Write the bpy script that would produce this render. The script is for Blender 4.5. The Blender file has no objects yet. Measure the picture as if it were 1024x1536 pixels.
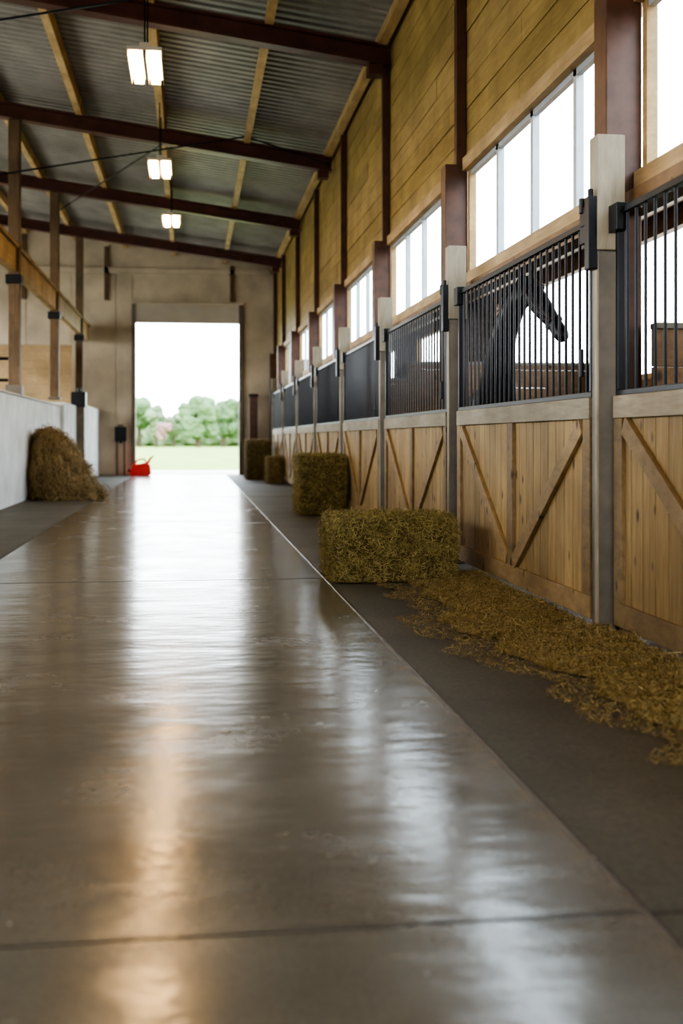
import bpy, bmesh, math, random
import numpy as np
from mathutils import Vector, noise as mnoise
random.seed(7); np.random.seed(7)
C = bpy.context.scene.collection

# ------------------------------------------------------------ materials
def new_mat(name):
    m = bpy.data.materials.new(name); m.use_nodes = True
    nt = m.node_tree
    return m, nt, nt.nodes['Principled BSDF']
def N(nt, t, **kw):
    n = nt.nodes.new(t)
    for k, v in kw.items(): setattr(n, k, v)
    return n
def ramp(nt, fac, stops):
    r = N(nt, 'ShaderNodeValToRGB')
    e = r.color_ramp.elements
    while len(e) < len(stops): e.new(0.5)
    for i, (p, c) in enumerate(stops):
        e[i].position = p; e[i].color = (*c, 1) if len(c) == 3 else c
    nt.links.new(fac, r.inputs[0]); return r.outputs[0]
def coords(nt, scale=(1,1,1), rot=(0,0,0)):
    tc = N(nt, 'ShaderNodeTexCoord'); mp = N(nt, 'ShaderNodeMapping')
    mp.inputs['Scale'].default_value = scale; mp.inputs['Rotation'].default_value = rot
    nt.links.new(tc.outputs['Object'], mp.inputs[0]); return mp.outputs[0]
def noise(nt, vec, scale, detail=4, rough=0.55, dist=0):
    n = N(nt, 'ShaderNodeTexNoise'); nt.links.new(vec, n.inputs['Vector'])
    n.inputs['Scale'].default_value = scale; n.inputs['Detail'].default_value = detail
    n.inputs['Roughness'].default_value = rough; n.inputs['Distortion'].default_value = dist
    return n.outputs['Fac']
def mix(nt, a, b, fac, mode='MIX'):
    m = N(nt, 'ShaderNodeMix', data_type='RGBA', blend_type=mode)
    for s, v in ((m.inputs[6], a), (m.inputs[7], b), (m.inputs[0], fac)):
        if hasattr(v, 'is_linked'): nt.links.new(v, s)
        else: s.default_value = (*v, 1) if isinstance(v, tuple) else v
    return m.outputs[2]
def bump(nt, b, h, strength=.3, dist=.01):
    n = N(nt, 'ShaderNodeBump'); n.inputs['Strength'].default_value = strength
    n.inputs['Distance'].default_value = dist
    nt.links.new(h, n.inputs['Height']); nt.links.new(n.outputs[0], b.inputs['Normal'])
    return n

def simple(name, col, rough=.6, metal=0, var=.15, scale=6, bstr=.1):
    m, nt, b = new_mat(name)
    v = coords(nt); n = noise(nt, v, scale, 5)
    c = ramp(nt, n, [(.3, tuple(x*(1-var) for x in col)), (.7, tuple(min(1, x*(1+var)) for x in col))])
    nt.links.new(c, b.inputs['Base Color'])
    b.inputs['Roughness'].default_value = rough; b.inputs['Metallic'].default_value = metal
    if bstr: bump(nt, b, n, bstr)
    return m
def wood(name, dark, light, grain=(14,14,1.2), rough=.6, isl=.35, knots=True):
    m, nt, b = new_mat(name)
    v = coords(nt, grain)
    n1 = noise(nt, v, 2.2, 6, .65, .6)
    c = ramp(nt, n1, [(.25, dark), (.5, tuple((a+b_)/2 for a, b_ in zip(dark, light))), (.75, light)])
    g = N(nt, 'ShaderNodeNewGeometry')
    iv = ramp(nt, g.outputs['Random Per Island'], [(0, (1-isl,)*3), (1, (1.0,)*3)])
    c = mix(nt, c, iv, 1.0, 'MULTIPLY')
    v2 = coords(nt); n2 = noise(nt, v2, 1.7, 5)
    gr = ramp(nt, n2, [(.35, (.60, .56, .50)), (.65, (1, 1, 1))])
    c = mix(nt, c, gr, .8, 'MULTIPLY')
    if knots:
        mp = coords(nt, (5, 5, 3))
        vo = N(nt, 'ShaderNodeTexVoronoi'); nt.links.new(mp, vo.inputs['Vector']); vo.inputs['Scale'].default_value = 1.4
        k = ramp(nt, vo.outputs['Distance'], [(.08, (.10, .05, .025)), (.18, (1, 1, 1))])
        c = mix(nt, c, k, .85, 'MULTIPLY')
    nt.links.new(c, b.inputs['Base Color'])
    b.inputs['Roughness'].default_value = rough
    bump(nt, b, n1, .25, .004)
    return m

M = {}
M['plank']  = wood('honey_pine_planks', (.33,.195,.07), (.57,.39,.165))
M['frame']  = wood('door_frame_pine', (.24,.148,.065), (.45,.305,.145), (14,3,8))
M['rail']   = wood('weathered_rail', (.27,.21,.135), (.45,.375,.265), (8,1.5,14), isl=.2, knots=False)
M['upper']  = wood('ochre_wall_boards', (.31,.205,.065), (.47,.33,.12), (8,1.0,12), isl=.16, knots=False)
M['trim']   = wood('window_trim_pine', (.38,.245,.115), (.58,.41,.21), (8,1.0,14), isl=.15, knots=False)
M['purlin'] = wood('purlin_timber', (.48,.32,.13), (.70,.50,.25), (8,1.0,14), isl=.15, knots=False)
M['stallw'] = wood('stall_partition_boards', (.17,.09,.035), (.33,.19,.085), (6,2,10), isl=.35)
M['brownpost'] = simple('oxide_brown_steel', (.085,.036,.02), .42, .1, .3, 8, .15)
M['beam']   = simple('oxide_red_beam', (.09,.028,.018), .45, .1, .3, 4, .1)
M['lightpost'] = wood('weathered_post_wood', (.26,.215,.15), (.43,.37,.275), (10,10,1.5), isl=.1, knots=False)
M['black']  = simple('black_steel', (.010,.010,.012), .35, .5, .2, 20, 0)
M['whitewall'] = simple('whitewashed_block', (.60,.62,.61), .7, 0, .18, 1.6, .3)
M['farwall'] = simple('plywood_cladding', (.55,.47,.35), .75, 0, .2, 1.3, .1)
M['roller'] = simple('roller_door_panel', (.54,.49,.40), .6, 0, .08, 2, .05)
M['mullion'] = simple('aluminium_mullion', (.42,.45,.48), .4, .2, .1, 6, 0)
M['darkwall'] = simple('side_wall_cladding', (.45,.34,.22), .8, 0, .2, 2, .1)
M['tan_post'] = wood('timber_post', (.12,.075,.038), (.23,.15,.078), (10,10,1.5), isl=.1, knots=False)
M['red'] = simple('red_plastic', (.85,.03,.02), .35, 0, .08, 6, 0)
M['hoof'] = simple('hoof', (.03,.025,.02), .5, 0, .2, 10, 0)
M['hair'] = simple('horse_hair', (.008,.006,.005), .6, 0, .3, 40, .2)
M['coat'] = simple('dark_bay_coat', (.014,.008,.006), .42, 0, .3, 12, .05)
M['leather'] = simple('halter_leather', (.06,.022,.014), .45, 0, .2, 12, .1)
M['steelgrey'] = simple('grey_steel', (.16,.135,.105), .5, .3, .2, 6, .05)
M['trunk'] = simple('bark', (.12,.09,.06), .9, 0, .3, 6, .3)

m, nt, b = new_mat('galvanised_roof_sheet'); v = coords(nt, (1,.6,1))
n = noise(nt, v, 1.2, 6, .6)
nt.links.new(ramp(nt, n, [(.3,(.18,.168,.148)),(.7,(.34,.32,.285))]), b.inputs['Base Color'])
b.inputs['Metallic'].default_value=.15; b.inputs['Roughness'].default_value=.5; M['roof']=m

# polished concrete
m, nt, b = new_mat('polished_concrete')
v = coords(nt)
n1 = noise(nt, v, .8, 4, .5, .3); n2 = noise(nt, v, 3.5, 6, .6, .2); n3 = noise(nt, v, 70, 4, .7)
c = ramp(nt, n1, [(.25,(.125,.112,.090)),(.5,(.165,.150,.124)),(.75,(.205,.190,.162))])
c2 = ramp(nt, n2, [(.25,(.80,.79,.77)),(.7,(1,1,1))])
c = mix(nt, c, c2, .9, 'MULTIPLY')
c = mix(nt, c, ramp(nt, n3, [(.38,(.75,.75,.75)),(.6,(1,1,1))]), .7, 'MULTIPLY')
nt.links.new(c, b.inputs['Base Color'])
r1 = noise(nt, v, 2.0, 5, .55, .3); r2 = noise(nt, v, 22, 6, .7)
radd = N(nt,'ShaderNodeMath',operation='MULTIPLY_ADD'); nt.links.new(r2,radd.inputs[0]); radd.inputs[1].default_value=.45; nt.links.new(r1,radd.inputs[2])
rr = N(nt,'ShaderNodeMapRange'); nt.links.new(radd.outputs[0], rr.inputs[0]); rr.inputs[1].default_value=.48; rr.inputs[2].default_value=.98
rr.inputs[3].default_value=.15; rr.inputs[4].default_value=.31
nt.links.new(rr.outputs[0], b.inputs['Roughness'])
b.inputs['Specular IOR Level'].default_value=1.0
b.inputs['Coat Weight'].default_value=.5; b.inputs['Coat Roughness'].default_value=.15; b.inputs['Coat IOR'].default_value=1.6
vb = coords(nt, (.6, 1.3, 1)); nb = noise(nt, vb, 3.2, 5, .52)
b1=N(nt,'ShaderNodeBump'); b1.inputs['Strength'].default_value=.3; b1.inputs['Distance'].default_value=.0006; nt.links.new(r2,b1.inputs['Height'])
bn=bump(nt, b, nb, .5, .012); nt.links.new(b1.outputs[0],bn.inputs['Normal']); nt.links.new(bn.outputs[0], b.inputs['Coat Normal'])
M['polished']=m
# rough concrete
m, nt, b = new_mat('brushed_dark_concrete'); v = coords(nt)
n1 = noise(nt, v, 1.1, 8, .6, .4); n2 = noise(nt, v, 45, 4, .7)
c = ramp(nt, n1, [(.3,(.088,.08,.062)),(.7,(.155,.142,.113))])
c = mix(nt, c, ramp(nt, n2, [(.35,(.55,.55,.55)),(.65,(1,1,1))]), .85, 'MULTIPLY')
nt.links.new(c, b.inputs['Base Color']); b.inputs['Roughness'].default_value=.58
bump(nt, b, n2, .5, .004)
M['rough']=m
M['joint'] = simple('joint_sealant', (.035,.028,.022), .5, 0, .2, 10, 0)
M['edge'] = simple('lip_edge_highlight', (.30,.28,.26), .22, .6, .2, 10, .1)  # floor edge lip, its highlight line put in as a paler glossy tone
M['apron'] = simple('exterior_concrete', (.55,.52,.46), .8, 0, .1, 2, .1)
M['grass'] = simple('meadow_grass', (.19,.27,.045), .9, 0, .25, .8, 0)
M['leaf'] = simple('tree_foliage', (.095,.155,.065), .8, 0, .3, .6, .2)
M['leaf2'] = simple('haze_paled_foliage', (.14,.19,.10), .8, 0, .25, .6, .2)  # haze over distant trees put into the colour as a lighter green
M['bloom'] = simple('pink_blossom', (.26,.16,.15), .8, 0, .3, 1.4, .4)

def haymat(name, cols):
    m, nt, b = new_mat(name)
    g = N(nt,'ShaderNodeNewGeometry')
    c = ramp(nt, g.outputs['Random Per Island'], [(i/(len(cols)-1), x) for i, x in enumerate(cols)])
    nt.links.new(c, b.inputs['Base Color']); b.inputs['Roughness'].default_value=.65
    return m
M['hay'] = haymat('green_hay', [(.10,.08,.02),(.28,.22,.07),(.44,.34,.125),(.18,.15,.045),(.54,.42,.18)])
M['straw'] = haymat('golden_straw', [(.12,.085,.03),(.30,.22,.085),(.50,.385,.18),(.20,.145,.05),(.42,.315,.135)])
M['brownhay'] = haymat('brown_hay', [(.13,.08,.03),(.28,.19,.08),(.38,.27,.12),(.2,.13,.05)])
M['haycore'] = simple('hay_core', (.10,.075,.025), .9, 0, .5, 30, .6)
M['strawcore'] = simple('straw_litter', (.15,.11,.045), .9, 0, .5, 40, .6)

m, nt, b = new_mat('lamp_tube'); b.inputs['Emission Color'].default_value=(1,.62,.27,1); b.inputs['Emission Strength'].default_value=34
b.inputs['Base Color'].default_value=(1,.9,.7,1); M['tube']=m
m, nt, b = new_mat('clear_pane')
out = nt.nodes['Material Output']; nt.nodes.remove(b)
t = N(nt,'ShaderNodeBsdfTransparent'); t.inputs[0].default_value=(.88,.94,.97,1); g = N(nt,'ShaderNodeBsdfGlossy'); g.inputs['Roughness'].default_value=.05
mx = N(nt,'ShaderNodeMixShader'); mx.inputs[0].default_value=.05
nt.links.new(t.outputs[0], mx.inputs[1]); nt.links.new(g.outputs[0], mx.inputs[2]); nt.links.new(mx.outputs[0], out.inputs[0]); M['pane']=m

# ------------------------------------------------------------ mesh builder
class MB:
    def __init__(s): s.v=[]; s.f=[]; s.mi=[]; s.mats=[]
    def m(s, k):
        if k not in s.mats: s.mats.append(k)
        return s.mats.index(k)
    def box(s, a, b, k):
        x0,y0,z0=[min(p,q) for p,q in zip(a,b)]; x1,y1,z1=[max(p,q) for p,q in zip(a,b)]
        i=len(s.v); s.v += [(x0,y0,z0),(x1,y0,z0),(x1,y1,z0),(x0,y1,z0),(x0,y0,z1),(x1,y0,z1),(x1,y1,z1),(x0,y1,z1)]
        s._bf(i,k)
    def _bf(s,i,k):
        F=[(0,3,2,1),(4,5,6,7),(0,1,5,4),(1,2,6,5),(2,3,7,6),(3,0,4,7)]
        s.f += [tuple(i+j for j in q) for q in F]; s.mi += [s.m(k)]*6
    def wedge(s, x0,x1,y0,y1,z0,za,zb_,k):
        i=len(s.v); s.v += [(x0,y0,z0),(x1,y0,z0),(x1,y1,z0),(x0,y1,z0),(x0,y0,za),(x1,y0,zb_),(x1,y1,zb_),(x0,y1,za)]; s._bf(i,k)
    def obox(s, p0, p1, w, side, t, k):
        p0=Vector(p0); p1=Vector(p1); d=(p1-p0).normalized(); sd=Vector(side); sd=(sd-d*sd.dot(d)).normalized(); u=d.cross(sd)
        i=len(s.v)
        for p in (p0,p1):
            for a_,b_ in ((-1,-1),(1,-1),(1,1),(-1,1)):
                s.v.append(tuple(p+sd*(a_*w/2)+u*(b_*t/2)))
        s.f += [(i,i+1,i+2,i+3),(i+7,i+6,i+5,i+4)]+[(i+j,i+4+j,i+4+(j+1)%4,i+(j+1)%4) for j in range(4)]; s.mi += [s.m(k)]*6
    def cyl(s, p0, p1, r0, k, r1=None, n=10):
        r1 = r0 if r1 is None else r1
        p0=Vector(p0); p1=Vector(p1); d=(p1-p0).normalized()
        a=Vector((0,0,1)) if abs(d.z)<.9 else Vector((1,0,0)); a=d.cross(a).normalized(); b_=d.cross(a)
        i=len(s.v)
        for p,r in ((p0,r0),(p1,r1)):
            for j in range(n):
                an=2*math.pi*j/n; s.v.append(tuple(p+a*(r*math.cos(an))+b_*(r*math.sin(an))))
        for j in range(n): s.f.append((i+j,i+(j+1)%n,i+n+(j+1)%n,i+n+j))
        s.f += [tuple(i+n-1-j for j in range(n)), tuple(i+n+j for j in range(n))]; s.mi += [s.m(k)]*(n+2)
    def obj(s, name, bevel=0, parent=None, smooth=False):
        me=bpy.data.meshes.new(name); me.from_pydata(s.v,[],s.f)
        for k in s.mats: me.materials.append(M[k])
        me.polygons.foreach_set('material_index', s.mi)
        bm=bmesh.new(); bm.from_mesh(me); bmesh.ops.recalc_face_normals(bm, faces=bm.faces); bm.to_mesh(me); bm.free()
        o=bpy.data.objects.new(name,me); C.objects.link(o)
        if bevel:
            md=o.modifiers.new('bevel','BEVEL'); md.width=bevel; md.segments=2; md.limit_method='ANGLE'
        if parent: o.parent=parent
        return o

FARY=33.0; BACKY=-5.0
XW=2.4
def zb(x): return 5.54+.135*(2.35-x)
def zr(x): return zb(x)+.27+.14

# ------------------------------------------------------------ floor
b=MB()
b.box((-1.6,BACKY,-.2),(.96,FARY+.2,0),'polished')
b.box((.985,BACKY,-.2),(4.7,FARY+.2,-.004),'rough')
b.box((-8.2,BACKY,-.2),(-1.625,FARY+.2,-.004),'rough')
b.box((.96,BACKY,-.2),(.972,FARY+.2,.003),'edge')
b.box((.972,BACKY,-.2),(.985,FARY+.2,-.003),'joint')
b.box((-1.625,BACKY,-.2),(-1.6,FARY+.2,.001),'joint')
for y in (-3.6,2.39,8.4,14.4,20.4,26.4):
    b.box((-1.6,y-.005,0),(.96,y+.005,.0012),'joint')
    b.box((.985,y-.005,-.01),(2.2,y+.005,-.0025),'joint')
b.obj('floor')

# ------------------------------------------------------------ roof
v=[];f=[]
pitch=.2; ys=[];zs=[]
y=BACKY-.3
while y<FARY+.4:
    for dy,dz in ((0,0),(.10,0),(.125,.035),(.175,.035)):
        ys.append(y+dy); zs.append(dz)
    y+=pitch
for yy,dz in zip(ys,zs):
    for x in (-8.4,-4,0,2.8): v.append((x,yy,zr(x)+dz+.01))
for i in range(len(ys)-1):
    for j in range(3): f.append((i*4+j,i*4+j+1,i*4+5+j,i*4+4+j))
me=bpy.data.meshes.new('ceiling'); me.from_pydata(v,[],f); me.materials.append(M['roof'])
o=bpy.data.objects.new('ceiling',me); C.objects.link(o)
sm=o.modifiers.new('thickness','SOLIDIFY'); sm.thickness=.01; sm.offset=1

b=MB()
for x in (2.3,.93,-.48,-1.82,-3.15,-4.5,-5.85,-7.2):
    z1=zr(x)-.004
    b.obox((x,BACKY+.1,z1-.09),(x,FARY-.12,z1-.09),.11,(1,0,-.135),.17,'purlin')
b.obj('roof_purlins')

FR=[-3.2,2.5,8.2,13.9,19.5,25.1,30.6]
for y in FR:
    b=MB()
    xa,xb=-8.1,2.36
    for (z0,z1,w) in ((0,.03,.2),(.03,.22,.03),(.22,.25,.2)):
        zc=(z0+z1)/2
        b.obox((xa,y,zb(xa)+zc),(xb,y,zb(xb)+zc),w,(0,1,0),z1-z0,'beam')
    b.box((2.12,y-.1,zb(2.3)-.0),(2.3,y+.1,zb(2.3)-.12),'beam')
    b.obj('roof_beam')
b=MB()
b.cyl((-3.2,19.2,5.25),(.9,19.2,6.02),.014,'black'); b.cyl((.9,19.2,6.02),(2.3,19.2,5.6),.014,'black')
b.cyl((-3.4,13.6,5.55),(-.35,13.6,6.17),.014,'black')
b.cyl((-2.8,25.3,5.9),(-.3,19.7,6.1),.014,'black')
b.obj('bracing_rods')

# ------------------------------------------------------------ right upper wall + windows
YB=[5.97+3.95*k for k in range(-3,7)]
b=MB()
z=3.47
row=0
while z<5.86:
    h=min(.225,5.9-z)
    y0=BACKY
    nx=y0+random.uniform(1,2.4)
    while y0<FARY:
        y1=min(nx,FARY)
        b.box((XW+random.uniform(0,.008),y0+.003,z+.004),(XW+.04,y1-.003,z+h-.004),'upper')
        y0=y1; nx=y1+random.choice((1.97,2.4,3.95))
    z+=h; row+=1
b.box((XW+.045,BACKY,3.45),(XW+.12,FARY,5.9),'stallw')
b.box((XW-.02,YB[-1]+.1,2.33),(XW+.1,FARY,3.47),'upper')
b.obj('wall_right', bevel=.004)
b=MB()
for y in YB+[YB[-1]+3.0]:
    yy=y
    thick = y<6.5
    b.box((2.2,yy-.01,0),(2.40,yy+.18,3.42),'brownpost')
    if thick: b.box((2.2,yy-.01,3.42),(2.40,yy+.18,zb(2.3)+.1),'brownpost')
    else: b.box((2.31,yy+.04,3.42),(2.40,yy+.13,zb(2.3)+.2),'brownpost')
b.obj('steel_wall_posts', bevel=.006)
for k,y in enumerate(YB):
    if y+3.95>FARY+.6: continue
    ya,yb=y+.18,y+3.93
    b=MB()
    b.box((XW-.05,ya,3.36),(XW+.08,yb,3.47),'trim'); b.box((XW-.05,ya,2.33),(XW+.10,yb,2.45),'trim')
    b.box((XW-.0,ya,2.45),(XW+.06,ya+.05,3.36),'trim'); b.box((XW-.0,yb-.06,2.45),(XW+.06,yb,3.36),'trim')
    n=4; w=(yb-ya)/n
    for i in range(1,n):
        yc=ya+w*i; b.box((XW+.01,yc-.03,2.45),(XW+.06,yc+.03,3.36),'mullion')
    b.box((XW+.01,ya+.05,2.45),(XW+.05,yb-.05,2.485),'mullion'); b.box((XW+.01,ya+.05,3.32),(XW+.05,yb-.05,3.36),'mullion')
    i=len(b.v); xx=XW+.035
    b.v+=[(xx,ya,2.45),(xx,yb,2.45),(xx,yb,3.36),(xx,ya,3.36)]; b.f.append((i,i+1,i+2,i+3)); b.mi.append(b.m('pane'))
    b.obj('window_%d'%(k+1))

# ------------------------------------------------------------ stalls
YS=[5.85+3.5*k for k in range(-3,8)]
def stall_door(y0,y1,x):
    b=MB(); t=.05
    z0,zt=.06,1.24
    w=.15; n=round((y1-y0-.06)/w); w=(y1-y0-.06)/n
    for i in range(n):
        a=y0+.03+i*w
        b.box((x+.022,a+.0035,z0+.02),(x+.045,a+w-.0035,zt-.02),'plank')
    b.box((x-.004,y0,zt-.115),(x+.06,y1,zt),'rail')
    b.box((x,y0,z0),(x+.06,y1,z0+.12),'frame')
    b.box((x,y0,z0+.12),(x+.06,y0+.11,zt-.115),'frame'); b.box((x,y1-.11,z0+.12),(x+.06,y1,zt-.115),'frame')
    ym=(y0+y1)/2
    b.box((x-.002,ym-.06,z0+.12),(x+.03,ym+.06,zt-.115),'frame')
    for ya,yb in ((y0+.14,ym-.085),(y1-.14,ym+.085)):
        b.obox((x+.008,ya,zt-.15),(x+.008,yb,z0+.15),.10,(0,1,0.35),.028,'frame')
    gx=x+.03; gt=2.2
    b.box((gx-.02,y0,zt),(gx+.02,y1,zt+.03),'black'); b.box((gx-.02,y0,gt-.035),(gx+.02,y1,gt),'black')
    for ya in (y0,y1-.035): b.box((gx-.02,ya,zt+.03),(gx+.02,ya+.035,gt-.035),'black')
    n=round((y1-y0)/.118)
    for i in range(1,n):
        yy=y0+(y1-y0)*i/n
        b.cyl((gx,yy,zt+.02),(gx,yy,gt-.02),.009,'black',n=8)
    b.box((x-.03,y0-.02,gt-.14),(x+.04,y0+.07,gt+.02),'black')
    b.box((x-.035,y0-.05,gt-.05),(x-.01,y0+.05,gt+.05),'black')
    b.cyl((x-.03,y0+.02,gt+.02),(x-.03,y0+.02,gt+.1),.02,'black')
    b.box((x-.02,y1-.10,gt-.12),(x+.04,y1+.02,gt+.02),'black')
    b.cyl((x-.025,y0+.05,1.35),(x-.025,y0+.05,1.5),.012,'black')
    return b.obj('stall_door',bevel=.004)
for k,y in enumerate(YS[:-1]):
    near=y<4
    stall_door(y+.09 if not near else y+.1, y+3.19 if not near else y+3.38, 2.10 if not near else 2.155)
for y in YS:
    b=MB()
    b.box((2.085,y-.075,2.0),(2.235,y+.045,2.6),'lightpost')
    b.box((2.10,y-.055,0.01),(2.195,y+.05,2.0),'steelgrey')
    b.box((2.088,y-.06,0.01),(2.10,y-.02,2.0),'lightpost')
    b.box((2.06,y-.09,0),(2.22,y+.06,.015),'steelgrey')
    b.box((2.04,y-.07,1.9),(2.09,y+.0,2.28),'black')
    b.cyl((2.06,y-.04,1.95),(2.06,y-.04,2.32),.015,'black')
    b.obj('stall_post',bevel=.005)
b=MB()
b.box((2.29,BACKY,2.22),(2.41,FARY,2.33),'stallw')
b.obj('trim_1')
XO=4.6
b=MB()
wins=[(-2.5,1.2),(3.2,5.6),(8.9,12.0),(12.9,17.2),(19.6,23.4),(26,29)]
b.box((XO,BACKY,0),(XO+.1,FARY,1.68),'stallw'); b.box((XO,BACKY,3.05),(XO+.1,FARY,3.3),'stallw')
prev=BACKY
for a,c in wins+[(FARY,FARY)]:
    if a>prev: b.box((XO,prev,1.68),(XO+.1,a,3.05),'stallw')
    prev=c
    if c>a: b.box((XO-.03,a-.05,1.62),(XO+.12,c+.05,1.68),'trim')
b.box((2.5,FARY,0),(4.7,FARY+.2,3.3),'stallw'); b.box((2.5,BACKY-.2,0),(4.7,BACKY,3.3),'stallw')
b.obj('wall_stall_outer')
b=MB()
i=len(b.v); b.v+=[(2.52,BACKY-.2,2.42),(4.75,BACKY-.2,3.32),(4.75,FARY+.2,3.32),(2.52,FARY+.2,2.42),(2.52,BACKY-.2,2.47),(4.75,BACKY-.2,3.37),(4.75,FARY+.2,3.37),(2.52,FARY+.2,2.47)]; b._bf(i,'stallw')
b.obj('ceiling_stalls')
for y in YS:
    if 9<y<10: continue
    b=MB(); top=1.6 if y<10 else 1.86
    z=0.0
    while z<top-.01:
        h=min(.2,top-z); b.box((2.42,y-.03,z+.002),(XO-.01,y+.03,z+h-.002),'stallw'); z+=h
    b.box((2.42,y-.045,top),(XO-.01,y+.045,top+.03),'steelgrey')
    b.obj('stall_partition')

# ------------------------------------------------------------ far wall
b=MB()
DX0,DX1,DZ=-1.55,1.34,4.27
def panels(x0,x1,z0,z1,pw):
    x=x0
    while x<x1-.01:
        xe=min(x+pw,x1); z=z0
        while z<z1-.01:
            ze=min(z+2.44,z1)
            b.box((x+.012,FARY-.02,z+.012),(xe-.012,FARY,ze-.012),'farwall'); z=ze
        x=xe
b.wedge(-8.2,DX0-.1,FARY,FARY+.18,0,zr(-8.2)+.04,zr(DX0-.1)+.04,'farwall'); b.wedge(DX1+.12,2.5,FARY,FARY+.18,0,zr(DX1+.12)+.04,zr(2.5)+.04,'farwall')
b.wedge(DX0-.1,DX1+.12,FARY,FARY+.18,4.86,zr(DX0-.1)+.04,zr(DX1+.12)+.04,'farwall')
panels(-8.2,DX0-.1,0,5.6,1.22); panels(DX1+.12,2.4,0,5.6,1.22)
b.box((-8,FARY-.1,5.66),(2.19,FARY-.02,5.80),'farwall')
for x in (-4.6,-2.35,1.15): b.box((x-.06,FARY-.1,4.9),(x+.06,FARY-.02,zr(x)-.2),'tan_post')
b.obj('wall_far')
b=MB()
b.box((DX0-.1,FARY-.12,0),(DX0,FARY+.2,4.8),'steelgrey'); b.box((DX1,FARY-.12,0),(DX1+.12,FARY+.2,4.8),'steelgrey')
b.box((DX0,FARY-.08,DZ),(DX1,FARY-.03,DZ+.26),'roller'); b.box((DX0,FARY-.085,DZ+.262),(DX1,FARY-.03,DZ+.53),'roller')
b.box((DX0-.1,FARY-.12,4.8),(DX1+.12,FARY-.0,4.86),'farwall')
b.obj('door_1')
b=MB()
b.wedge(-8.2,-2.6,BACKY-.2,BACKY,0,zr(-8.2)+.03,zr(-2.6)+.03,'farwall'); b.wedge(1.9,2.5,BACKY-.2,BACKY,0,zr(1.9)+.03,zr(2.5)+.03,'farwall'); b.wedge(-2.6,1.9,BACKY-.2,BACKY,4.0,zr(-2.6)+.03,zr(1.9)+.03,'farwall')
b.obj('wall_near')

# ------------------------------------------------------------ left side
b=MB()
b.box((-2.95,BACKY,0),(-2.7,24.6,1.69),'whitewall')
b.box((-2.95,24.6,0),(-2.62,27.2,1.78),'whitewall')
b.box((-2.95,27.7,0),(-2.55,FARY-.1,1.84),'whitewall')
b.box((-2.97,BACKY,1.69),(-2.68,24.6,1.72),'roller')
b.obj('wall_left_low',bevel=.012)
b=MB()
for y in FR:
    b.box((-2.96,y-.1,1.72 if y<24.6 else 1.85),(-2.78,y+.1,zb(-2.87)-.012),'tan_post')
    b.box((-3.0,y-.14,1.73 if y<24.6 else 1.85),(-2.74,y+.14,1.9),'steelgrey')
    b.box((-3.0,y-.13,3.55),(-2.75,y+.13,3.7),'black')
b.obj('timber_posts',bevel=.008)
b=MB()
b.box((-2.95,BACKY,3.74),(-2.83,FARY-.12,4.13),'purlin'); b.box((-2.98,BACKY,4.13),(-2.78,FARY-.12,4.18),'trim')
b.obj('timber_girder',bevel=.006)
b=MB()
b.box((-2.72,27.25,0),(-2.45,27.55,1.75),'steelgrey'); b.box((-2.75,27.22,1.75),(-2.42,27.58,2.1),'black'); b.cyl((-2.58,27.4,2.1),(-2.58,27.4,2.2),.05,'black')
b.obj('gate_post',bevel=.01)
b=MB()
XL=-8.0
b.box((XL-.1,BACKY,0),(XL,FARY,1.2),'darkwall'); b.box((XL-.1,BACKY,4.6),(XL,FARY,7.3),'darkwall')
for y in range(-5,33,4): b.box((XL-.1,y,1.2),(XL,y+.4,4.6),'darkwall')
b.obj('wall_left')
b=MB()
for z in (.5,.9,1.3,1.7,2.1,2.5): b.cyl((-7.8,22,z),(-3.3,22,z),.03,'black')
for x in (-7.8,-6.3,-4.8,-4.0,-3.3): b.cyl((x,22,0),(x,22,2.6),.04,'black')
b.obj('pipe_fence')
b=MB()
for z in np.arange(0,3.4,.2): b.box((-7.9,30.0,z+.003),(-3.0,30.05,z+.197),'trim')
b.obj('wooden_screen')

b=MB(); x=-1.95
b.box((x-.16,FARY-.3,.95),(x+.16,FARY-.13,1.35),'black'); b.box((x-.04,FARY-.13,.9),(x+.04,FARY-.03,1.3),'black')
b.cyl((x-.1,FARY-.2,0),(x-.1,FARY-.2,.95),.03,'steelgrey'); b.cyl((x+.1,FARY-.2,0),(x+.1,FARY-.2,.95),.02,'black')
b.box((x-.08,FARY-.32,1.35),(x+.08,FARY-.2,1.42),'steelgrey')
b.obj('electrical_box',bevel=.01)
b=MB()
b.box((1.62,FARY-.45,.03),(1.85,FARY-.25,2.25),'brownpost'); b.box((1.6,FARY-.47,2.2),(1.87,FARY-.23,2.28),'black'); b.box((1.6,FARY-.47,0),(1.87,FARY-.23,.05),'black')
b.obj('machinery_cabinet',bevel=.01)

b=MB(); cx,cy=-1.36,32.3
pts=[(-.3,0),(.22,0),(.27,.06),(.24,.3),(.1,.36),(-.24,.3),(-.32,.1)]
i=len(b.v)
for dy in (-.13,.13):
    for px,pz in pts: b.v.append((cx+px,cy+dy,pz+.002))
n=len(pts)
b.f+=[tuple(range(i,i+n)),tuple(range(i+2*n-1,i+n-1,-1))]+[(i+j,i+n+j,i+n+(j+1)%n,i+(j+1)%n) for j in range(n)]; b.mi+=[b.m('red')]*(n+2)
b.cyl((cx+.15,cy,.32),(cx+.26,cy,.5),.045,'red',.03); b.cyl((cx+.26,cy,.5),(cx+.33,cy,.54),.03,'red',.025)
b.cyl((cx-.2,cy,.3),(cx-.1,cy,.44),.025,'red'); b.cyl((cx-.1,cy,.44),(cx+.1,cy,.46),.025,'red'); b.cyl((cx+.1,cy,.46),(cx+.12,cy,.35),.025,'red')
b.cyl((cx-.29,cy,.14),(cx-.36,cy,.16),.05,'black')
b.obj('fuel_can',bevel=.02)

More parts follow.
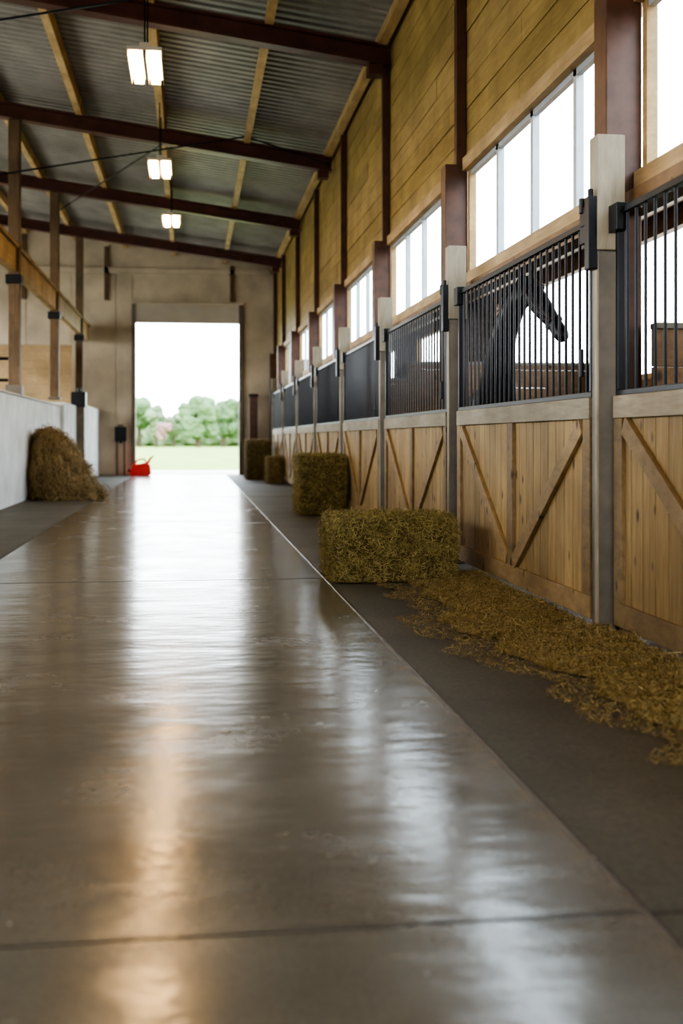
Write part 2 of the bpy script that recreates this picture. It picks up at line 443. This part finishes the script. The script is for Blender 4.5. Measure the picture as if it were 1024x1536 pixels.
# ------------------------------------------------------------ lights
for x,y,z in ((-.48,-1.5,5.25),(-.48,4.0,5.2),(-.48,12.6,4.98),(-.48,18.3,5.20),(-.40,23.8,5.42),  # nearest ones continue the row out of view, added as fill light
              (-5.5,-1,5.6),(-5.5,5,5.6),(-5.5,11,5.6),(-5.5,17,5.6),(-5.5,23,5.6)):  # unseen left row, added to brighten the interior with warm light
    b=MB()
    b.box((x-.17,y-.5,z+.05),(x+.17,y+.5,z+.09),'roller'); b.box((x-.05,y-.5,z+.09),(x+.05,y+.5,z+.13),'roller')
    b.box((x-.18,y-.5,z-.01),(x-.17,y+.5,z+.09),'roller'); b.box((x+.17,y-.5,z-.01),(x+.18,y+.5,z+.09),'roller')
    b.box((x-.015,y-.5,z-.02),(x+.015,y+.5,z+.05),'steelgrey')
    for s in (-.09,.09):
        b.box((x+s-.05,y-.48,z-.005),(x+s+.05,y+.48,z+.045),'tube')
    for dy in (-.4,.4): b.cyl((x,y+dy,z+.13),(x,y+dy,zr(x)-.16),.008,'black')
    b.obj('fluorescent_and_fill_light')

# ------------------------------------------------------------ hay
def strands(pos, dirs, nrm, length, width):
    n=len(pos); L=length[:,None]; W=width[:,None]
    d=dirs/np.linalg.norm(dirs,axis=1,keepdims=True)
    s=np.cross(d,nrm); s/= (np.linalg.norm(s,axis=1,keepdims=True)+1e-9)
    bend=np.random.normal(0,.28,(n,1))*L; bend2=np.random.normal(0,.22,(n,1))*L
    p0=pos-d*L/2; p1=pos+s*bend+nrm*bend2*.6; p2=pos+d*L/2
    V=np.stack([p0-s*W/2,p0+s*W/2,p1-s*W/2,p1+s*W/2,p2-s*W/2,p2+s*W/2],1).reshape(-1,3)
    I=np.arange(n)[:,None]*6
    F=np.concatenate([I+np.array([[0,1,3,2]]),I+np.array([[2,3,5,4]])],0)
    return V,F
def strand_obj(name,V,F,mat,parent=None):
    me=bpy.data.meshes.new(name); me.from_pydata(V.tolist(),[],F.tolist()); me.materials.append(M[mat])
    o=bpy.data.objects.new(name,me); C.objects.link(o)
    if parent: o.parent=parent
    return o
def bale(x0,x1,y0,y1,h,n,mat,core,rot=0,L=(.04,.11)):
    e=bpy.data.objects.new('hay_bale',None); C.objects.link(e)
    cx,cy=(x0+x1)/2,(y0+y1)/2; hx,hy=(x1-x0)/2,(y1-y0)/2
    e.location=(cx,cy,0); e.rotation_euler=(0,0,rot)
    bm=bmesh.new(); bmesh.ops.create_cube(bm,size=2); bmesh.ops.subdivide_edges(bm,edges=bm.edges[:],cuts=14,use_grid_fill=True)
    for v_ in bm.verts:
        p=Vector((v_.co.x*hx,v_.co.y*hy,(v_.co.z+1)/2*h))
        q=[abs(v_.co.x),abs(v_.co.y),abs(v_.co.z)]; k=sorted(q)[1]
        sh=1-.05*max(0,k-.7)/.3
        p.x*=sh; p.y*=sh
        nn=mnoise.noise(p*9)*.014+mnoise.noise(p*25)*.009
        nd=Vector((p.x/hx,p.y/hy,0)); p+=nd*nn
        if v_.co.z>-.99: p.z+=nn-.02*max(0,k-.7)/.3
        v_.co=(p.x*.985,p.y*.985,max(p.z*.985,.003))
    me=bpy.data.meshes.new('core'); bm.to_mesh(me); bm.free(); me.materials.append(M[core])
    o=bpy.data.objects.new('core',me); C.objects.link(o); o.parent=e
    areas=np.array([2*hx*h,2*hx*h,2*hy*h,2*hy*h,4*hx*hy]); fc=np.random.choice(5,n,p=areas/areas.sum())
    u=np.random.uniform(-1,1,n); w=np.random.uniform(-1,1,n); pos=np.zeros((n,3)); nr=np.zeros((n,3))
    for k,(nx,ny,nz) in enumerate(((0,-1,0),(0,1,0),(-1,0,0),(1,0,0),(0,0,1))):
        mk=fc==k; nr[mk]=(nx,ny,nz)
        if ny: pos[mk]=np.stack([u[mk]*hx,np.full(mk.sum(),ny*hy),(w[mk]+1)/2*h],1)
        elif nx: pos[mk]=np.stack([np.full(mk.sum(),nx*hx),u[mk]*hy,(w[mk]+1)/2*h],1)
        else: pos[mk]=np.stack([u[mk]*hx,w[mk]*hy,np.full(mk.sum(),h)],1)
    pos*=np.array([.985,.985,.985])
    ph=np.sin(pos[:,0]*31+pos[:,2]*17)*np.sin(pos[:,1]*27+pos[:,2]*23+pos[:,0]*9)
    ph2=np.sin(pos[:,0]*13+pos[:,2]*29+1)*np.sin(pos[:,1]*19-pos[:,2]*11+pos[:,0]*7)
    pos+=nr*(np.random.uniform(-.004,.018,(n,1))+ph[:,None]*.014+ph2[:,None]*.010)
    d=np.random.normal(0,1,(n,3)); d-=nr*(d*nr).sum(1,keepdims=True)*.5
    d[:,0]*=1.2
    V,F=strands(pos,d,nr+np.random.normal(0,.5,(n,3)),np.random.uniform(*L,n),np.random.uniform(.0025,.0055,n))
    V[:,2]=np.maximum(V[:,2],.003)
    strand_obj('strands',V,F,mat,e)
    return e
bale(1.00,1.88,8.1,8.85,.45,24000,'hay','haycore',0,(.02,.07))
bale(1.42,2.05,15.3,16.1,.80,9000,'hay','haycore',0,(.04,.10))
bale(1.72,2.06,26.3,27.0,.60,2500,'straw','strawcore',0,(.05,.14))
bale(1.35,1.98,28.9,29.6,1.0,2500,'brownhay','haycore',0,(.06,.15))

# scattered straw
Y0,Y1=3.38,8.35
def wdt(y): return .60+.07*np.sin(y*2.3+.5)+.05*np.sin(y*6.1+1)+.03*np.sin(y*13.0)-.16*np.clip((4.7-y)/1.0,0,1)
def lumpf(y,x): return .72+.2*np.sin(y*9+x*6)*np.sin(x*13+y*4)+.18*np.sin(y*21-x*12)*np.sin(x*27+y*8)
n=105000
yy=np.random.uniform(Y0,Y1,n)
xr=np.where(yy<5.75,2.15,2.09)
tail=np.random.rand(n)<.10
uu=np.where(tail,np.random.uniform(0,1.0,n)**.5*1.4,np.random.uniform(0,1,n)**.85)
W=wdt(yy)*np.minimum(1,((yy-Y0)/.2)**.5+.35); xx=xr-uu*W-.015
keep=(xx>1.15)&(xx<xr-.01)&~((yy>8.0)&(xx<1.94)); yy=yy[keep];xx=xx[keep];uu=uu[keep]; n=len(xx)
hgt=.062*np.clip(1-uu**1.5,0,1)*lumpf(yy,xx)
z=np.where(uu<1,hgt+np.random.uniform(-.004,.018,n),np.random.uniform(.002,.006,n)); z=np.maximum(z,.004)
pos=np.stack([xx,yy,z],1); d=np.random.normal(0,1,(n,3)); d[:,2]*=.5
nr=np.random.normal(0,.5,(n,3)); nr[:,2]+=1
V,F=strands(pos,d,nr,np.random.uniform(.012,.045,n),np.random.uniform(.0017,.0034,n))
V[:,0]=np.minimum(V[:,0],2.15); V[:,2]=np.maximum(V[:,2],.003)
e=bpy.data.objects.new('scattered_straw',None); C.objects.link(e)
strand_obj('strands',V,F,'straw',e)
vs=[];fs=[]; ny,nxn=200,20
for i in range(ny):
    y=Y0+.02+(7.98-Y0)*i/(ny-1); xr_=2.14 if y<5.75 else 2.09
    wdv=float(wdt(y))*min(1,(max(y-Y0,0)/.2)**.5+.35)*.93
    for j in range(nxn):
        u=j/(nxn-1); x=xr_-u*wdv
        hh=.062*max(0,1-(u*.93)**1.5)*float(lumpf(y,x))+mnoise.noise(Vector((x*18,y*18,0)))*.006
        if j==nxn-1: hh=-.01
        if i==0: hh=-.01
        vs.append((x,y,hh-.008))
for i in range(ny-1):
    for j in range(nxn-1):
        a=i*nxn+j; fs.append((a,a+1,a+nxn+1,a+nxn))
me=bpy.data.meshes.new('litter'); me.from_pydata(vs,[],fs); me.materials.append(M['strawcore']); me.polygons.foreach_set('use_smooth',[True]*len(fs))
o=bpy.data.objects.new('litter',me); C.objects.link(o); o.parent=e

# left hay pile leaning on wall
e=bpy.data.objects.new('hay_pile',None); C.objects.link(e)
vs=[];fs=[];nu,nv=28,18
def pile_pt(u,t):
    an=u*2*math.pi
    rx=(.40*(1-t)**.9+.20); ry=(.5*(1-t)**.6+.2)
    lean=-.30*t
    hgt=1.16*t
    if t>.86: k=(1-t)/.14; rx*=max(k,.02)**.5; ry*=max(k,.02)**.5
    x=-2.12+lean+rx*math.cos(an); y=20.1+ry*math.sin(an)
    p=Vector((x,y,hgt)); nn=mnoise.noise(p*3.5)*.16+mnoise.noise(p*10)*.05
    x+=nn*math.cos(an); y+=nn*math.sin(an)
    return (max(x,-2.68),y,hgt)
for j in range(nv):
    for i in range(nu): vs.append(pile_pt(i/nu,j/(nv-1)))
for j in range(nv-1):
    for i in range(nu): fs.append((j*nu+i,j*nu+(i+1)%nu,(j+1)*nu+(i+1)%nu,(j+1)*nu+i))
fs.append(tuple((nv-1)*nu+i for i in range(nu)))
me=bpy.data.meshes.new('core'); me.from_pydata(vs,[],fs); me.materials.append(M['haycore'])
o=bpy.data.objects.new('core',me); C.objects.link(o); o.parent=e
n=7000; P=[];D=[];NR=[]
for _ in range(n):
    u=random.random(); t=random.random()**1.15*.99; p=Vector(pile_pt(u,t)); q=Vector(pile_pt(u,min(t+.06,1)))
    an=u*2*math.pi; nrm=Vector((math.cos(an),math.sin(an),.4)); P.append(p+nrm*random.uniform(0,.05)); dd=(q-p).normalized()+Vector((random.gauss(0,.5),random.gauss(0,.5),random.gauss(0,.4))); D.append(dd); NR.append(nrm+Vector((random.gauss(0,.3),)*3))
V,F=strands(np.array(P),np.array(D),np.array(NR),np.random.uniform(.1,.32,n),np.random.uniform(.005,.011,n))
V[:,2]=np.maximum(V[:,2],.003); V[:,0]=np.maximum(V[:,0],-2.69)
strand_obj('strands',V,F,'brownhay',e)

# ------------------------------------------------------------ horse
H=bpy.data.objects.new('horse',None); C.objects.link(H)
hv=[];he=[];hr=[]
def hp(p,r,par=None):
    hv.append(p); hr.append(r if isinstance(r,tuple) else (r,r))
    if par is not None: he.append((par,len(hv)-1))
    return len(hv)-1
X0=2.74; DY=.95
pel=hp((X0,10.45+DY,1.27),.25); bk=hp((X0,10.05+DY,1.22),.255,pel); mb=hp((X0,9.7+DY,1.20),.265,bk); ch=hp((X0-.01,9.38+DY,1.22),.25,mb); sh=hp((X0-.05,9.08+DY,1.34),.20,ch)
n1=hp((2.64,9.78,1.60),.155,sh); n2=hp((2.60,9.50,1.86),.12,n1); n3=hp((2.61,9.20,2.09),.10,n2); po=hp((2.65,8.98,2.22),.08,n3)
br=hp((2.685,8.90,2.18),.09,po); ck=hp((2.725,8.82,2.06),.093,br); ns=hp((2.79,8.70,1.92),.062,ck); mz=hp((2.83,8.63,1.82),.066,ns); lp=hp((2.845,8.60,1.77),.042,mz)
for s in (-1,1):
    ox,oy=.05*s,.02*s
    e1=hp((2.655+ox*.8,8.97+oy,2.30),.028,po); e2=hp((2.655+ox,8.96+oy,2.36),.026,e1); hp((2.66+ox*1.1,8.95+oy,2.42),.007,e2)
    a=hp((X0+.13*s,9.22+DY,1.02),.11,ch); a=hp((X0+.13*s,9.24+DY,.80),.08,a); a=hp((X0+.13*s,9.22+DY,.46),.05,a); a=hp((X0+.13*s,9.22+DY,.38),.04,a); a=hp((X0+.13*s,9.22+DY,.16),.036,a); a=hp((X0+.13*s,9.17+DY,.07),.042,a)
    a=hp((X0+.13*s,10.5+DY,1.02),.15,pel); a=hp((X0+.13*s,10.33+DY,.84),.11,a); a=hp((X0+.13*s,10.58+DY,.55),.058,a); a=hp((X0+.13*s,10.57+DY,.44),.044,a); a=hp((X0+.13*s,10.52+DY,.16),.038,a); a=hp((X0+.13*s,10.47+DY,.07),.042,a)
me=bpy.data.meshes.new('body'); me.from_pydata(hv,he,[]); me.materials.append(M['coat'])
o=bpy.data.objects.new('body',me); C.objects.link(o); o.parent=H
sk=o.modifiers.new('skin','SKIN'); sk.use_smooth_shade=True
for i,r in enumerate(hr): me.skin_vertices[0].data[i].radius=r
me.skin_vertices[0].data[0].use_root=True
o.modifiers.new('sub','SUBSURF').levels=2; o.modifiers['sub'].render_levels=2
b=MB()
for s in (-1,1):
    b.cyl((X0+.13*s,9.16+DY,0.0),(X0+.13*s,9.18+DY,.09),.062,'hoof',.048,14); b.cyl((X0+.13*s,10.46+DY,0.0),(X0+.13*s,10.48+DY,.09),.062,'hoof',.048,14)
b.obj('hooves',parent=H)
P=[];D=[]
nk=[Vector(hv[i]) for i in (sh,n1,n2,n3,po)]
back=[.18,.14,.105,.09,.07]
for _ in range(900):
    t=random.random()*3.99; i=int(t); f_=t-i; p=nk[i].lerp(nk[i+1],f_); r=back[i]*(1-f_)+back[i+1]*f_
    P.append(p+Vector((-.02,.6*r,.75*r))+Vector((random.gauss(-.02,.015),random.gauss(.0,.01),random.gauss(-.02,.02)))); D.append(Vector((-.25,.25,-1))+Vector((random.gauss(0,.12),)*3))
for _ in range(700):
    P.append(Vector((X0+random.gauss(0,.04),10.74+DY+random.gauss(0,.03),1.25-random.random()*.75))); D.append(Vector((random.gauss(0,.06),random.gauss(.05,.05),-1)))
for _ in range(80):
    P.append(Vector((2.68+random.gauss(0,.015),8.90+random.gauss(0,.015),2.25))); D.append(Vector((.25,-.3,-1)))
n=len(P); V,F=strands(np.array(P),np.array(D),np.random.normal(0,1,(n,3)),np.concatenate([np.random.uniform(.06,.13,900),np.random.uniform(.25,.45,700),np.random.uniform(.06,.1,80)]),np.random.uniform(.006,.012,n))
strand_obj('mane_and_tail',V,F,'hair',H)
b=MB()
def ring(c,ax,r,w=.012):
    c=Vector(c); ax=Vector(ax).normalized(); a=ax.orthogonal().normalized(); bb=ax.cross(a); K=14
    pts=[c+a*(r*math.cos(2*math.pi*i/K))+bb*(r*math.sin(2*math.pi*i/K)) for i in range(K)]
    for i in range(K): b.cyl(pts[i],pts[(i+1)%K],w*.7,'leather',n=6)
ax=Vector(hv[mz])-Vector(hv[ck]); cheek=Vector(hv[ck]); nose=Vector(hv[ns])
ring(nose,ax,.068); ring(Vector(hv[br]),ax,.096)
side=ax.cross(Vector((0,0,1))).normalized()
for s in (-1,1): b.cyl(nose+side*.066*s,Vector(hv[br])+side*.092*s,.008,'leather',n=6)
b.obj('halter',parent=H)
for s in (-1,1):
    bm=bmesh.new(); bmesh.ops.create_uvsphere(bm,u_segments=12,v_segments=8,radius=.02)
    me=bpy.data.meshes.new('eye'); bm.to_mesh(me); bm.free(); me.materials.append(M['hoof'])
    o=bpy.data.objects.new('eye',me); C.objects.link(o); o.location=Vector(hv[br]).lerp(cheek,.35)+side*.066*s+Vector((.02,-.03,.02)) ; o.parent=H

# ------------------------------------------------------------ outside
b=MB(); b.box((-9,FARY+.2,-.15),(9,FARY+5.2,-.01),'apron'); b.obj('exterior_pavement')
b=MB()
i=len(b.v); b.v+=[(-150,FARY+5.2,-.02),(150,FARY+5.2,-.02),(150,260,-.02),(-150,260,-.02)]; b.f.append((i,i+1,i+2,i+3)); b.mi.append(b.m('grass'))
i=len(b.v); b.v+=[(-150,-60,-.21),(150,-60,-.21),(150,FARY+5.2,-.21),(-150,FARY+5.2,-.21)]; b.f.append((i,i+1,i+2,i+3)); b.mi.append(b.m('apron'))
b.obj('grass_field')
def tree(x,y,h,w,mat):
    e=bpy.data.objects.new('tree',None); C.objects.link(e)
    t=MB(); t.cyl((x,y,-.02),(x+random.uniform(-.2,.2),y,h*.55),w*.06,'trunk',w*.03,8)
    for k in range(4):
        an=random.random()*6.28; t.cyl((x,y,h*.35),(x+math.cos(an)*w*.3,y+math.sin(an)*w*.3,h*.65),w*.03,'trunk',w*.012,6)
    t.obj('trunk',parent=e)
    bm=bmesh.new()
    for k in range(14):
        an=random.random()*6.28; rr=random.uniform(0,.36)*w; s=w*random.uniform(.13,.24)
        c=Vector((x+math.cos(an)*rr,y+math.sin(an)*rr*.8,max(h*random.uniform(.3,.82),s*.9)))
        r=bmesh.ops.create_icosphere(bm,subdivisions=3,radius=s)
        for v_ in r['verts']:
            p=v_.co.copy(); dn=p.normalized(); q=p+c
            v_.co=c+p+dn*s*(mnoise.noise(q*1.1)*.35+mnoise.noise(q*3.2)*.3)
            if v_.co.z>h: v_.co.z=h-(v_.co.z-h)*.3
            v_.co.z=max(v_.co.z,0)
    me=bpy.data.meshes.new('crown'); bm.to_mesh(me); bm.free(); me.materials.append(M[mat])
    o=bpy.data.objects.new('crown',me); C.objects.link(o); o.parent=e
Yt=145
for x,h,w,mt in ((-26,6.5,8,'leaf'),(-19,6,8,'leaf2'),(-13,6.4,7,'leaf'),(-9,6.6,5,'leaf2'),(-6.4,6.3,5,'leaf'),(-4.2,5.4,3.6,'leaf2'),(-2.2,4.9,3.4,'leaf2'),(.8,6.3,6,'leaf'),(4.0,6.9,5.5,'leaf'),(7.5,6.4,6,'leaf2'),(13,6.8,8,'leaf'),(20,6.2,8,'leaf2')):
    tree(x,Yt+random.uniform(-4,8),h,w,mt)
tree(-3.3,Yt-6,3.4,2.0,'bloom')
bm=bmesh.new()
for k in range(44):
    c=Vector((-40+k*1.9,Yt+14,1.6)); s=random.uniform(1.8,2.6)
    r=bmesh.ops.create_icosphere(bm,subdivisions=3,radius=s)
    for v_ in r['verts']:
        q=v_.co+c; v_.co=q+v_.co.normalized()*mnoise.noise(q*1.2)*.7; v_.co.z=max(v_.co.z,-.02)
me=bpy.data.meshes.new('hedgerow'); bm.to_mesh(me); bm.free(); me.materials.append(M['leaf2'])
o=bpy.data.objects.new('hedgerow',me); C.objects.link(o)

# ------------------------------------------------------------ world
w=bpy.data.worlds.new('overcast_sky'); bpy.context.scene.world=w; w.use_nodes=True; nt=w.node_tree
bg=nt.nodes['Background']; tc=N(nt,'ShaderNodeTexCoord'); sp=N(nt,'ShaderNodeSeparateXYZ'); nt.links.new(tc.outputs['Generated'],sp.inputs[0])
c=ramp(nt,sp.outputs['Z'],[(0,(.94,.98,1)),(.35,(.83,.925,1)),(1,(.78,.90,1))]); nt.links.new(c,bg.inputs[0]); bg.inputs[1].default_value=6.2

# ------------------------------------------------------------ camera
cam=bpy.data.cameras.new('camera'); co=bpy.data.objects.new('camera',cam); C.objects.link(co); bpy.context.scene.camera=co
co.location=(0,0,1.02); co.rotation_euler=(math.radians(90),0,-math.radians(7.39))
cam.sensor_fit='AUTO'; cam.sensor_width=36; cam.lens=36*1736/1536; cam.shift_y=-110/1536
cam.dof.use_dof=True; cam.dof.focus_distance=7.4; cam.dof.aperture_fstop=1.8; cam.clip_end=600
vs=bpy.context.scene.view_settings; vs.view_transform='AgX'; vs.look='AgX - High Contrast'; vs.exposure=0.48
